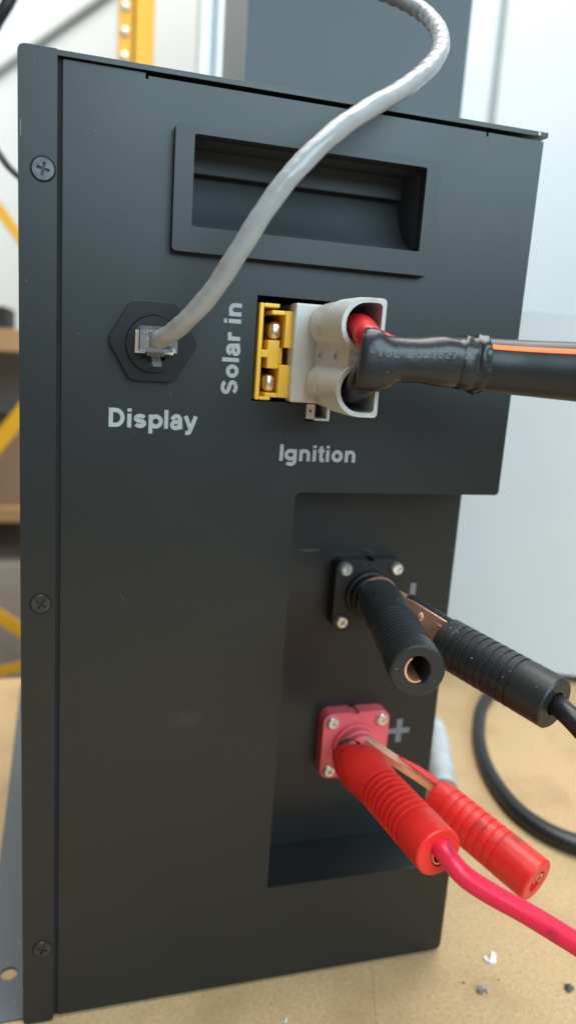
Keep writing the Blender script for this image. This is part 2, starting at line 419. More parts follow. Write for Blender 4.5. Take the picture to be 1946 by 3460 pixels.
cbm = mat('brown_carton', (0.30, 0.19, 0.115), 0.75, var=0.1, vscale=8)
def carton(x0, x1, y0, y1, z0, z1, label, col):
    r = part('carton', MB().box(x0, x1, y0, y1, z0, z1), mat('carton_board', col, 0.75, var=0.12, vscale=9), None, 2, org=((x0 + x1) / 2, y0, z0))
    tag(r, label, 'box')
carton(-600, -20, 1060, 1400, -9, 112, 'brown carton on the middle wooden shelf of the yellow rack', (0.30, 0.185, 0.11))
carton(-480, -30, 1050, 1380, -420, -112, 'dull grey brown carton under the middle shelf of the yellow rack', (0.36, 0.30, 0.25))
carton(-560, -88, 1062, 1300, 283, 318, 'black flat case lying on the upper wooden shelf of the yellow rack', (0.02, 0.02, 0.022))
bkm = mat('rack_back_panel', (0.46, 0.42, 0.39), 0.7, var=0.08, vscale=6)
part('back_panel', MB().box(-900, 60, 1441, 1455, -900, 247), bkm, rk)

# wall conduit + hanging cables far left
cm = mat('grey_conduit', (0.34, 0.35, 0.33), 0.5)
q0 = Vector((-300, 1492, 640)); q1 = Vector((420, 1492, 1242))
tag(part('wall_cable', MB().sweep([q0, q0.lerp(q1, .33), q0.lerp(q1, .66), q1], [(7, 7)] * 4, 12), cm, org=q0), 'thin grey cable running diagonally up the white wall behind the box', 'cable')
blk = mat('black_lead', (0.02, 0.02, 0.022), 0.45)
pp = [Vector(q) for q in spline([Pd(-60, 150, 520), Pd(-8, 55, 515), Pd(22, 5, 512), Pd(60, -80, 512), Pd(90, -200, 520)], 8)]
tag(part('hanging_cable', MB().sweep(pp, [(4.4, 4.4)] * len(pp), 14, up=(0, 1, 0)), blk, org=pp[-1]), 'thick dark cable hanging in front of the white wall beside the conduit', 'cable')
pp = [Vector(q) for q in spline([Pd(-90, 250, 540), Pd(-30, 340, 535), Pd(0, 388, 530), Pd(28, 425, 530), Pd(70, 455, 530), Pd(150, 470, 535)], 8)]
tag(part('hanging_cable', MB().sweep(pp, [(2.4, 2.4)] * len(pp), 12, up=(0, 1, 0)), blk, org=pp[-1]), 'thin black cable curving behind the top screw of the box', 'cable')

# ================================================================== POWER BOX
W, H = 180.0, 370.3
box = root('power_box', 'black powder coated power box with lettered sockets, carry handle and two terminals', 'power box', (80, 60, BZ))
# --- front sheet with cut-outs
out = rpoly([(0, 0), (W, 0), (W, 48), (89, 48), (89, 228), (W, 228), (W, H - 1.2), (155.6, H - 1.2), (155.6, H - 2.6), (154.8, H - 2.6), (154.8, H - 1.2), (27.3, H - 1.2), (27.3, H - 2.2), (26.4, H - 2.2), (26.4, H - .3), (0, H - .3)],
            [1, 3, 2, 1.2, 3, 2, 0.6, 0, 0, 0, 0, 0, 0, 0, 0, 0.6])
conn = [(69, 301.9), (113, 301.9), (113, 263.2), (101, 263.2), (101, 256.3), (90.6, 256.3), (90.6, 263.2), (69, 263.2)]
front = part('front_panel', MB().plate(out, [[(40, 352), (132, 352), (132, 317.5), (40, 317.5)], conn], 0, 1.6), 'coat', box, 0.45, 3)
# --- sheet metal behind: recess, body
part('recess_panel', MB().plate(rpoly([(80, 46), (179.6, 46), (179.6, 231), (80, 231)], 0.5), [], 30, 31.5), 'coat', box)
part('recess_ledge', MB().plate([(85, 1.7), (W, 1.7), (W, 29.9), (85, 29.9)], [], 45.2, 46.9, lambda u, v, t: (u, v, t)), 'coat', box, 0.4)
part('recess_ceiling', MB().plate([(85, 1.7), (W, 1.7), (W, 29.9), (85, 29.9)], [], 229.2, 230.8, lambda u, v, t: (u, v, t)), 'coat', box, 0.3)
part('recess_side', MB().box(86.6, 88.2, 1.7, 29.9, 47, 229), 'coat', box)
part('right_side', MB().box(178.4, 179.9, 1.7, 205, 231, H - 1.5), 'coat', box)
part('right_side', MB().box(178.4, 179.9, 1.7, 205, 1, 45), 'coat', box)
part('back_panel', MB().box(-12, 179, 205.2, 206.8, 0.1, H), 'coat', box)
# --- side cover wrapped round the left edge, with a raised front strip
part('side_cover', MB().plate(rpoly([(-13.9, -0.6), (-1.7, -0.6), (-1.7, 372.2), (-13.9, 372.2)], [2.5, 2.0, 0.5, 2.5]), [], -1.6, 0.2), 'coat', box, 0.7, 3)
part('side_sheet', MB().box(-13.7, -12.2, 0.3, 205, 0.2, 371.8), 'coat', box, 0.4)
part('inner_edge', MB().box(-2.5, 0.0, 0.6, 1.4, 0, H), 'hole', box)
# --- lid
lid = part('lid', MB().plate(rpoly([(-2.2, -1.5), (181.0, -1.5), (181.0, 205), (-2.2, 205)], [0, 1, 1, 0]), [], H + 0.0, H + 1.7, lambda u, v, t: (u, v, t)), 'coat', box, 0.35)
part('paint_chip', MB().plate(circle(176.6, H + 0.85, 0.7, 7), [], -1.78, -1.6), mat('bare_metal_chip', (0.55, 0.5, 0.38), 0.5), lid)
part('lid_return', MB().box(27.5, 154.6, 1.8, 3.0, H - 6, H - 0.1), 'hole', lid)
# --- base plate with slotted fixing hole
part('base_plate', MB().plate(rpoly([(-31, 1.9), (178, 1.9), (178, 330), (-31, 330)], 2.5), [circle(-21.2, 27.1, 3.7, 24)], BZ, -0.1, lambda u, v, t: (u, v, t)), mat('base_coat_plus_reflection', (0.085, 0.095, 0.105), 0.3, bump=0.2, bscale=900, specks=(0.3, 0.3, 0.3), speck_scale=700, speck_t=0.83), box, 0.2)  # paler than the box coat: wall reflection put partly into this colour

# --- cross-head screws of the side cover
def cross_head(r, h, name, m, dome=0.0):
    """screw head about the origin facing -y, with a real cross recess"""
    a, b = r * 0.56, r * 0.13
    cr = [(b, a), (-b, a), (-b, b), (-a, b), (-a, -b), (-b, -b), (-b, -a), (b, -a), (b, -b), (a, -b), (a, b), (b, b)]
    cr = [(x * 1.0, z * 1.0) for x, z in cr]
    mb = MB()
    n = 36; rs = []
    mb.plate(circle(0, 0, r * (0.72 if dome else 0.93), n), [cr], -h - dome, -h * 0.0 + 0.0)
    prof = [(0, r), (h * 0.75, r), (h + dome * 0.35, r * 0.93), (h + dome * 0.99, r * 0.73)] if dome else [(0, r), (h * 0.7, r), (h * 0.98, r * 0.94)]
    mb.lathe(prof, (0, 0, 0), (0, -1, 0), n, True, False)
    # floor of the recess
    mb.plate(circle(0, 0, r * 0.62, 12), [], -0.15, 0.0)
    me = bpy.data.meshes.new(name)
    me.from_pydata([(v * S)[:] for v in mb.v], [], mb.f)
    bm = bmesh.new(); bm.from_mesh(me); bmesh.ops.recalc_face_normals(bm, faces=bm.faces); bm.to_mesh(me); bm.free()
    me.polygons.foreach_set('use_smooth', [True] * len(me.polygons)); me.set_sharp_from_angle(angle=math.radians(40))
    me.materials.append(M[m]); return me
me_b = cross_head(3.65, 1.0, 'screw', 'screw_black'); me_w = cross_head(3.75, 1.0, 'screw', 'screw_grey')
def screw(me, loc, parent, rot=0.0, name='screw'):
    o = bpy.data.objects.new(name, me); C.objects.link(o); o.parent = parent
    o.location = (Vector(loc) - ORG[parent.name]) * S; o.rotation_euler = (0, rot, 0); return o
ring = MB().plate(circle(0, 0, 4.05, 36), [circle(0, 0, 3.7, 36)], -0.06, 0.0)
for (x, z, me, r) in ((-6.1, 335.5, me_w, 0.22), (-6.8, 185.1, me_b, 0.6), (-6.2, 35.4, me_b, 0.35)):
    s = screw(me, (x, -1.35, z), box, r)
    rg = MB().plate(circle(x, z, 4.15, 36), [circle(x, z, 3.72, 36)], -1.64, -1.3)
    part('countersink', rg, 'hole', box)

# --- recessed carry handle
hx0, hx1, hz0, hz1 = 36.4, 135.0, 314.0, 355.3
hd = part('carry_handle', MB().plate(rrect(hx0, hx1, hz0, hz1, 1.6), [rrect(43.0, 129.6, 322.6, 352.4, 0.8)], -4.6, 0.05), mat('handle_frame_plastic', (0.017, 0.020, 0.021), 0.40, bump=0.1, bscale=2000, spec=0.55), box, 1.0, 4)
ix0, ix1, iz0, iz1 = 43.0, 129.6, 322.6, 352.4
pk = MB()
pk.box(ix1, ix1 + 1.2, 0.1, 36, iz0 - 2, iz1 + 2)                         # right wall
pk.box(ix0 - 1.2, ix0, 0.1, 36, iz0 - 2, iz1 + 2)                         # left wall
pk.box(ix0, ix1, 0.1, 17.8, iz1, iz1 + 1.2)                               # roof
prof = [(0.1, iz0 + 0.05), (2, iz0 + 0.6), (8, iz0 + 3.4), (13, iz0 + 7.5), (17, iz0 + 13), (20, iz0 + 19), (22.5, iz0 + 26), (23, iz0 + 34)]
prof = spline(prof, 4)
ou = list(prof) + [(y + 1.5, z - 1.5) for y, z in reversed(prof)]
pk.plate([(y, z) for y, z in ou], [], ix0 + 0.05, ix1 - 0.05, lambda u, v, t: (t, u, v))
part('handle_pocket', pk, 'handle', hd, 0, angle=40)
part('grip_lip', MB().box(ix0 + 0.02, ix1 - 0.02, 16.6, 18.6, 344.0, 352.6), 'handle', hd, 0.5, 2)

# --- lettering
def letter(body, x0, x1, z0, z1, y=-0.05, parent=None, m='print', vertical=False, name='lettering'):
    vs, fs = text_mesh(body)
    if vertical: pts = [(x1 - v * (x1 - x0), y - l * 0.012, z0 + u * (z1 - z0)) for u, v, l in vs]
    else: pts = [(x0 + u * (x1 - x0), y - l * 0.012, z0 + v * (z1 - z0)) for u, v, l in vs]
    return part(name, MB().add(pts, fs), m, parent or front, label='the word ' + body)
letter('Display', 16.5, 48.8, 249.3, 258.3)
letter('Ignition', 81.4, 112.9, 238.6, 247.0)
letter('Solar in', 56.9, 63.7, 265.2, 298.3, vertical=True)

# --- display port: hex nut, threaded barrel, metal shield
port = part('hex_nut', MB().plate(rpoly([(31.4 + 16.0 * math.cos(math.radians(60 * k)), 282.6 + 16.0 * math.sin(math.radians(60 * k))) for k in range(6)], 2.6), [circle(31.4, 282.0, 9.6, 40)], -3.4, -0.02), 'nut', box, 1.1, 4)
hole_t = [(24.6, 286.6), (38.2, 286.6), (38.2, 278.3), (35.3, 278.3), (35.3, 276.2), (33.4, 276.2), (33.4, 274.9), (29.0, 274.9), (29.0, 276.2), (27.2, 276.2), (27.2, 278.3), (24.6, 278.3)]
part('port_barrel', MB().plate(circle(31.4, 281.6, 9.7, 56), [hole_t], -5.6, 2), 'nut', port, 0.4)
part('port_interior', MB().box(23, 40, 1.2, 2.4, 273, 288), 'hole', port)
sh = MB().box(24.7, 25.5, -5.75, 1, 278.4, 286.4).box(25.5, 28.2, -5.75, 1, 278.4, 278.95).box(37.4, 38.1, -5.75, 1, 278.4, 280.6).box(34.9, 37.4, -5.75, 1, 278.4, 278.95)
part('metal_shield', sh, 'cream', port)

# --- yellow socket
ys = MB()
ys.box(69.8, 71.4, -1.6, 26, 263.8, 299.3)
ys.box(71.4, 77.4, -1.6, 26, 297.8, 299.3).box(71.4, 75.8, -1.6, 26, 263.8, 265.0)
ysk = part('yellow_socket', ys, 'yellow', box, 0.45, 3, label='yellow two-pole socket beside the words Solar in')
yb = MB()
yb.box(80.0, 83.6, -1.2, 26, 283.6, 297.0)           # upper right block
yb.box(74.6, 80.0, -1.2, 26, 295.4, 297.0)           # bar above slot
yb.box(74.2, 78.8, 0.6, 26, 275.6, 286.1)            # middle
yb.box(78.6, 83.0, -1.2, 26, 264.9, 277.2)           # lower right block
yb.box(73.6, 78.6, -1.2, 26, 264.9, 266.5)           # bar under slot
yb.box(79.0, 80.6, 2.5, 26, 277.2, 283.6)
part('contact_block', yb, 'yellow', ysk, 0.4, 3)
part('locating_tab', MB().box(71.4, 74.3, -0.6, 20, 279.6, 282.4), 'yellow', ysk, 0.4, 2)
part('inner_wall', MB().box(71.4, 73.4, 6, 26, 265, 297.8), 'yellow', ysk, 0.2)
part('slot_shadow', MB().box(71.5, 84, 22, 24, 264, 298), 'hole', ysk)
def contact(x, z):
    rs = []
    for y, k in ((18, 1), (3, 1), (1.6, 0.93), (1.0, 0.7)):
        rs.append([Vector((x + px * k, y, z + pz * k)) for px, pz in rrect(-2.0, 2.0, -3.3, 3.3, 1.7, 5)])
    part('contact', MB().rings(rs), 'silver', ysk, 0.0, angle=60)
contact(77.0, 289.6); contact(76.0, 270.0)

# --- grey socket body in the cut-out and the small ignition socket below
gs = part('grey_socket', MB().box(84.0, 103.5, 3.4, 26, 263.6, 300.0), 'grey', box, 0.5, label='grey socket body sunk in the panel beside the yellow socket')
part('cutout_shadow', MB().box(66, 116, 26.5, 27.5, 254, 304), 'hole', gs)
ig = part('ignition_socket', MB().plate(rrect(90.8, 94.2, 257.3, 263.0, 0.5), [circle(92.4, 260.4, 0.55, 14)], -0.8, 6), 'grey', box, 0.2, label='small grey socket above the word Ignition')
part('socket_frame', MB().box(99.3, 100.5, -0.5, 8, 256.7, 263).box(94.3, 99.3, -0.5, 8, 256.7, 257.6), 'grey', ig, 0.15)
part('pin_hole', MB().box(91.5, 93.3, 3, 3.5, 259.5, 261.3), 'hole', ig)

# --- terminals
me_p = cross_head(3.15, 0.9, 'screw', 'steel', dome=1.1)
def terminal(cx, cz, m, label, sign):
    h = 16.6
    o = rrect(-h, h, -h, h, 4.6, 6)
    # small notch in the top edge and the left edge
    i = 6                                              # after the first corner arc comes the top edge
    o = o[:6] + [o[6], (0.9, h), (0.9, h - 1.0), (-2.6, h - 1.0), (-2.6, h)] + o[7:]
    o = [(cx + x, cz + z) for x, z in o]
    t = part('terminal_block', MB().plate(o, [], 22.4, 29.9), m, box, 0.45, 3, label=label)
    part('collar', MB().lathe([(0, 11.6), (2, 11.2), (2.2, 10.2), (6, 10.0), (6.3, 9.4), (9.5, 9.2), (10, 8.4), (10.2, 6.4)], (cx, 22.5, cz), (0, -1, 0), 48), m, t)
    part('stud', MB().lathe([(0, 6.2), (5.5, 6.2), (6.2, 5.6), (6.2, 0.1)], (cx, 12.3, cz), (0, -1, 0), 32), 'silver', t)
    for k, (sx, sz) in enumerate(((-1, 1), (1, 1), (-1, -1), (1, -1))):
        screw(me_p, (cx + sx * 12.3, 22.45, cz + sz * 12.3), t, 0.3 + k * 0.9)
    return t
TB = (134.2, 176.6); TR_ = (134.4, 102.0)
terminal(*TB, 'mould', 'black negative terminal block', '-')
terminal(*TR_, 'red_moulded', 'red positive terminal block', '+')
rp = bpy.data.objects['recess_panel']
part('minus_sign', MB().box(158.3, 161.2, 29.9, 29.96, 165.5, 179.3), 'print_dim', rp)
part('plus_sign', MB().plate([(a * 1 + 160.4, b * 1 + 103.0) for a, b in ((1.5, 6.2), (-1.5, 6.2), (-1.5, 1.4), (-5.6, 1.4), (-5.6, -1.4), (-1.5, -1.4), (-1.5, -6.2), (1.5, -6.2), (1.5, -1.4), (5.6, -1.4), (5.6, 1.4), (1.5, 1.4))], [], 29.9, 29.96), 'print_dim', rp)

# --- scuffs and chips
scf = mat('scuffed_coat', (0.035, 0.036, 0.036), 0.6, var=0.4, vscale=800)
def scuff(pts, y, parent, m=scf):
    q = [P(x_, z_, y) for x_, z_ in pts]
    part('scuff_mark', MB().plate([(v.x, v.z) for v in q], [], y - 0.03, y - 0.01), m, parent)
scuff([(750, 1384), (775, 1381), (806, 1382), (800, 1386), (770, 1388)], 30, rp)
scuff([(905, 1376), (925, 1382), (950, 1394), (948, 1396), (922, 1385)], 30, rp)
scuff([(428, 985), (432, 984), (431, 995), (427, 998)], 0, front)
scuff([(300, 1490), (303, 1489), (322, 1520), (320, 1521)], 0, front)
chipm = mat('worn_bright_edge', (0.22, 0.24, 0.235), 0.45, var=0.4, vscale=700)
sc = bpy.data.objects['side_cover']
scuff([(52, 300), (53.5, 300), (53, 340), (52, 342)], -1.6, sc, chipm)

# ================================================================== NETWORK CABLE
nc = root('network_cable', 'grey network cable with a clear plug in the Display socket', 'cable', (31.2, -10, 282))
bx0, bx1, bz0, bz1 = 25.3, 37.9, 279.2, 287.6
part('plug', MB().plate(rrect(bx0, bx1, bz0, bz1, 0.5, 3), [[(28.2, 285.6), (35.6, 285.6), (35.6, 280.4), (28.2, 280.4)]], -17.5, -4.8).box(bx0 + .1, bx1 - .1, -4.7, 0.8, bz0 + .1, bz1 - .1), 'clear', nc, 0.3, 3)
lat = MB()
lp = [(-4.4, 279.0), (-7, 278.0), (-10.5, 276.6), (-13.2, 275.2), (-13.6, 274.3), (-12.9, 274.3), (-10.2, 275.6), (-7, 276.9), (-4.4, 277.8)]
lat.plate(lp, [], 30.2, 33.2, lambda u, v, t: (t, u, v))
part('plug_core', MB().box(28.6, 34.9, -9, -5.2, 281.0, 285.0), mat('white_wire_bundle', (0.75, 0.72, 0.68), 0.5), nc, 0.6)
part('latch', lat, 'clear', nc, 0.15)
part('latch_base', MB().box(28.6, 34.6, -9.5, -4.9, 277.6, 279.4), 'clear', nc, 0.15)
pins = MB()
for k in range(8): pins.box(27.5 + k * 1.02, 27.9 + k * 1.02, -4.5, 0.5, 285.2, 287.0)
part('pins', pins, 'gold', nc)
cp = [Pd(*q) for q in [(384, 860, 266), (400, 856, 259), (455, 820, 249), (525, 745, 240), (597, 640, 232), (664, 532, 227), (744, 428, 226), (836, 338, 230), (930, 272, 240), (1030, 212, 255), (1096, 148, 272), (1108, 90, 287), (1068, 34, 300), (985, -12, 308), (880, -45, 312), (740, -75, 318)]] + [Vector((60, 90, 462)), Vector((10, 130, 500)), Vector((-60, 190, 540)), Vector((-180, 280, 580))]
cp = [Vector(q) for q in spline([tuple(p) for p in cp], 22)]
def wobc(i, th):
    s = i / 22
    k = max(0.0, min(1.0, (s - 8.6) / 1.6)) * max(0.0, min(1.0, (14.2 - s) / 1.2))
    tw = 0.022 * math.sin(2 * th + i * 0.33) + 0.018 * math.sin(i * 0.16 + th)      # laid pairs showing through the jacket
    return tw + (0.015 + 0.06 * k) * math.sin(i * 1.02 + 1.5 * math.sin(th)) * (0.55 + 0.45 * math.cos(th - 0.4))
def up_of(p): return (0.2, 0.97, 0.1)
jk = part('jacket', MB().sweep(cp, [(3.15, 3.15)] * len(cp), 28, up=(0.1, 1, 0.1), wob=wobc), 'cable_grey', nc, angle=80)
# printed characters along the jacket
def print_along(path, s0, body, hgt, rad, ang0, up, m, parent, flip=False, bold=0.0, adv=0.75, half=None, name='lettering', halves=None, ex=1.0):
    """wrap flat lettering on a swept tube: s0 = arc length start (mm)"""
    cum = [0.0]
    for a, b in zip(path, path[1:]): cum.append(cum[-1] + (b - a).length)
    vs, fs = text_mesh(body, 0.55)
    L = len(body) * hgt * adv
    out = []
    for u, v, lay in vs:
        if flip: u, v = 1 - u, 1 - v
        s = s0 + u * L
        i = 0
        while i < len(cum) - 2 and cum[i + 1] < s: i += 1
        f = (s - cum[i]) / max(1e-6, cum[i + 1] - cum[i])
        p = path[i].lerp(path[i + 1], f)
        t = (path[min(i + 2, len(path) - 1)] - path[max(i - 1, 0)]).normalized()
        sd = t.cross(Vector(up)).normalized(); vv = sd.cross(t)
        ra, rb = half if half else (rad, rad)
        if halves:
            h0, h1 = halves[i], halves[min(i + 1, len(halves) - 1)]
            ra = h0[0] * (1 - f) + h1[0] * f + 0.12; rb = h0[1] * (1 - f) + h1[1] * f + 0.12
        ra += lay * 0.02; rb += lay * 0.02
        th = ang0 + (v - 0.5) * hgt / max(ra, rb)
        c_, s_ = math.cos(th), math.sin(th); wv = 1 + (wobs(i, th) if halves else 0)
        out.append(p + sd * (ra * wv * math.copysign(abs(c_) ** ex, c_)) + vv * (rb * wv * math.copysign(abs(s_) ** ex, s_)))
    return part(name, MB().add(out, fs), m, parent)

# ================================================================== POWER LEAD (grey two-pole plug)
pl = root('power_lead', 'thick black twin lead with orange stripe, heat shrink and grey two-pole plug', 'cable', (96, -20, 282))
pg = MB()
pg.box(82.6, 102.6, -5.0, 3.2, 263.7, 300.1)
hs = part('plug_housing', pg, 'grey', pl, 0.8, 3)
def dshape(cz, r, x1, cx=95.9, n=14):
    o = []; q = 1.4
    for k in range(5):
        a = math.radians(-90 * k / 4); o.append((x1 - q + q * math.cos(a), cz - r + q + q * math.sin(a)))
    for k in range(n + 1):
        a = math.radians(-90 - 180 * k / n); o.append((cx + r * math.cos(a), cz + r * math.sin(a)))
    for k in range(5):
        a = math.radians(90 - 90 * k / 4); o.append((x1 - q + q * math.cos(a), cz + r - q + q * math.sin(a)))
    return o
for cz in (292.6, 271.4):
    bb = MB()
    # hollow barrel
    bb.plate(dshape(cz, 8.5, 101.9), [dshape(cz, 7.3, 100.9, n=12)], -41.5, -11.0)
    br = part('barrel', bb, 'grey', hs, 0.45, 2, angle=40)
    # rounded shoulder in front of the block
    rs = []
    for k in range(8):
        a = k / 7 * math.pi / 2
        rr = 8.5 * (0.80 + 0.20 * math.sin(a)); yy = -4.9 - 6.1 * (1 - math.cos(a))
        rs.append([Vector((x, yy if k < 7 else -11.2, z)) for x, z in dshape(cz, rr, 101.9)])
    part('shoulder', MB().rings(rs), 'grey', br, angle=50)
    up = 1 if cz > 282 else -1
    for j, yy in enumerate((-24.5, -28.8, -33.1, -37.4)):
        rb = []
        for k in range(15):
            a = math.radians(180 - up * (14 + 90 * k / 14))
            rb.append(a)
        o1 = [(95.9 + 8.3 * math.cos(a), cz + 8.3 * math.sin(a)) for a in rb]
        o2 = [(95.9 + (8.5 + 0.62 * min(1, k / 4)) * math.cos(a), cz + (8.5 + 0.62 * min(1, k / 4)) * math.sin(a)) for k, a in enumerate(rb)]
        part('grip_rib', MB().plate(o1 + o2[::-1], [], yy - 0.5, yy + 0.5), 'grey', br, 0.25, 2)
    # rim around the opening
    part('rim', MB().plate(dshape(cz, 8.9, 102.3), [dshape(cz, 7.3, 100.9, n=12)], -43.0, -41.4), 'grey', br, 0.55, 3)
    # raised polarity sign
    sg = MB()
    def arc_box(y0, y1, z0, z1):
        n = 6; o1 = []; o2 = []
        for k in range(n + 1):
            z = z0 + (z1 - z0) * k / n; dx = math.sqrt(max(0, 8.5 ** 2 - z * z)); dx2 = math.sqrt(8.85 ** 2 - z * z)
            o1.append((95.9 - dx + 0.1, cz + z)); o2.append((95.9 - dx2, cz + z))
        sg.plate(o1 + o2[::-1], [], y0, y1)
    arc_box(-18.6, -17.9, -4.0, 4.0)
    if up > 0:
        arc_box(-20.6, -18.7, -0.5, 0.5); arc_box(-17.8, -15.9, -0.5, 0.5)
    part('polarity_mark', sg, 'grey', br)
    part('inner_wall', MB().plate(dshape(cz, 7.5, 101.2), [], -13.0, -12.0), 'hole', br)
# web between the barrels with two rivet holes
fnw = lambda u, v, t: (t, u, v)
part('web', MB().plate([(-41.0, 276.0), (-5.2, 276.0), (-5.2, 288.0), (-41.0, 288.0)], [circle(-11.5, 281.9, 1.4, 18), circle(-28.5, 281.9, 1.4, 18)], 91.2, 101.6, fnw), 'grey', hs)
part('rivet_sleeve', MB().plate(circle(-11.5, 281.9, 2.3, 20), [circle(-11.5, 281.9, 1.4, 20)], 90.9, 91.9, fnw), 'grey', hs)
for yy in (-11.5, -28.5): part('rivet_or_hole_disc', MB().plate(circle(yy, 281.9, 1.6, 16), [], 92.2, 92.8, fnw), mat('dark_hole_disc', (0.05, 0.025, 0.018), 0.5), hs)  # dark discs put the shade inside the web holes into colour
part('rivet_sleeve', MB().plate(circle(-28.5, 281.9, 2.3, 20), [circle(-28.5, 281.9, 1.4, 20)], 90.9, 91.9, fnw), 'grey', hs)
# wires, heat shrink, sheath
def wire(pts, r, m, name, parent, n=16):
    q = [Vector(v) for v in spline(pts, 8)]
    return part(name, MB().sweep(q, [(r, r)] * len(q), n), m, parent, angle=80)
s0 = Pd(925, 905, 247)
def wpts(*q): return [tuple(v) for v in q]
wire(wpts((95.6, -14, 292.4), (95.4, -30, 292.3), (95.2, -40, 291.8), Pd(930, 852, 243.5), Pd(965, 872, 242), Pd(1010, 890, 243)), 4.4, 'red_wire', 'red_wire', pl)
wire(wpts((95.6, -14, 271.4), (95.4, -30, 271.5), (95.2, -40, 272.0), Pd(925, 948, 243.5), Pd(965, 930, 242), Pd(1010, 915, 243)), 4.8, 'black_wire', 'black_wire', pl)
def px2mm(h, dep): return h * K * dep / FPX
sp = [(903, 905, 240, 144, 6.2), (912, 906, 240, 158, 6.9), (935, 907, 240, 158, 7.0), (962, 909, 240.5, 142, 6.8), (992, 906, 241.5, 116, 6.3), (1045, 906, 243, 114, 6.4), (1100, 909, 245, 124, 6.7), (1140, 911, 246.5, 124, 6.6), (1158, 913, 247, 134, 7.1), (1178, 914, 248, 134, 7.0), (1192, 915, 248.5, 146, 7.7), (1201, 916, 249, 148, 7.9), (1204, 916, 249, 141, 7.3)]
sv = spline([(*Pd(x, y, d), px2mm(h, d) / 2, t) for x, y, d, h, t in sp], 9)
spath = [Vector(q[:3]) for q in sv]; sh_half = [(q[4], q[3]) for q in sv]
def wobs(i, th):
    e = max(0.0, min(1.0, (i - 62) / 14))
    return 0.010 * math.sin(3 * th + i * 0.21) + 0.008 * math.sin(2 * th - i * 0.37) + 0.012 * math.sin(i * 0.33 + 2 * th) * math.sin(th) + e * (0.016 * math.sin(5 * th - i * 0.5) + 0.014 * math.sin(9 * th + i * 0.3))
hsk = MB().sweep(spath, [(q[4], q[3]) for q in sv], 48, wob=wobs, ex=0.78)
shk = part('heat_shrink', hsk, 'shrink', pl, angle=80)
# rolled lip at the end of the shrink
lipo = spath[-1]
sh2 = [(1190, 915, 250, 134, 6.3), (1230, 919, 250, 134, 6.4), (1300, 925, 250, 137, 6.5), (1380, 931, 249, 142, 6.5), (1449, 936, 248, 147, 6.5), (1560, 946, 246, 152, 6.5), (1700, 960, 243, 156, 6.5)]
sv2 = spline([(*Pd(x, y, d), px2mm(h, d) / 2, t) for x, y, d, h, t in sh2] + [(220, -88, 270, 9.6, 6.5), (265, -92, 235, 9.6, 6.5), (312, -80, 165, 9.6, 6.5), (355, -40, 85, 9.4, 6.5), (410, 5, 26, 9.2, 7), (480, 40, 8, 9, 8), (600, 80, 7.5, 9, 8)], 8)
path2 = [Vector(q[:3]) for q in sv2]
sheath = part('cable_sheath', MB().sweep(path2, [(q[4], q[3]) for q in sv2], 40), 'sheath', pl, angle=80)
# orange stripe: narrow band lying on the upper front of the sheath
rs = []
for i, p in enumerate(path2):
    t = (path2[min(i + 1, len(path2) - 1)] - path2[max(i - 1, 0)]).normalized()
    sd = t.cross(Vector((0, 0, 1))).normalized(); vv = sd.cross(t)
    a, b = sv2[i][4], sv2[i][3]
    row = []
    th0 = math.radians(41); 
    for k in range(5):
        th = th0 + (k - 2) * 0.052
        row.append(p + sd * ((a + 0.25) * math.cos(th)) + vv * ((b + 0.25) * math.sin(th)))
    for k in reversed(range(5)):
        th = th0 + (k - 2) * 0.052
        row.append(p + sd * ((a - 0.3) * math.cos(th)) + vv * ((b - 0.3) * math.sin(th)))
    rs.append(row)
part('orange_stripe', MB().rings(rs), 'orange', sheath, angle=60)

# ================================================================== BATTERY CLAMPS
def sleeve_profile(L, R, r0, t_rib0, t_rib1, nrib, end, fine, front=None):
    """outer profile of a ribbed sleeve from t=0 (jaw) to t=L (end)"""
    pr = [(0, r0 - 0.9), (0.6, r0)]
    if front: pr = [(t_rib0 * f, r) for f, r in front]
    else: pr += [(t_rib0 * f, r0 + (R - r0) * 0.4 * f) for f in (0.2, 0.4, 0.6, 0.8)]
    pr.append((t_rib0, r0 + (R - r0) * 0.4))
    pitch = (t_rib1 - t_rib0) / nrib
    for k in range(nrib):
        t = t_rib0 + k * pitch; f = (k + 1) / nrib; rr = r0 + (R - r0) * (0.4 + 0.6 * f)
        if fine: pr += [(t + 0.02, rr), (t + 0.12, rr - 0.42), (t + 0.42, rr - 0.42), (t + 0.75, rr - 0.08), (t + 0.98 * pitch, rr + 0.05)]
        else: pr += [(t + 0.05, rr - 0.55), (t + 0.22 * pitch, rr - 0.5), (t + 0.5 * pitch, rr - 0.05), (t + 0.98 * pitch, rr + 0.1)]
    pr += [(L - end * 0.5, R), (L - 0.6, R), (L, R - 0.6)]
    return pr
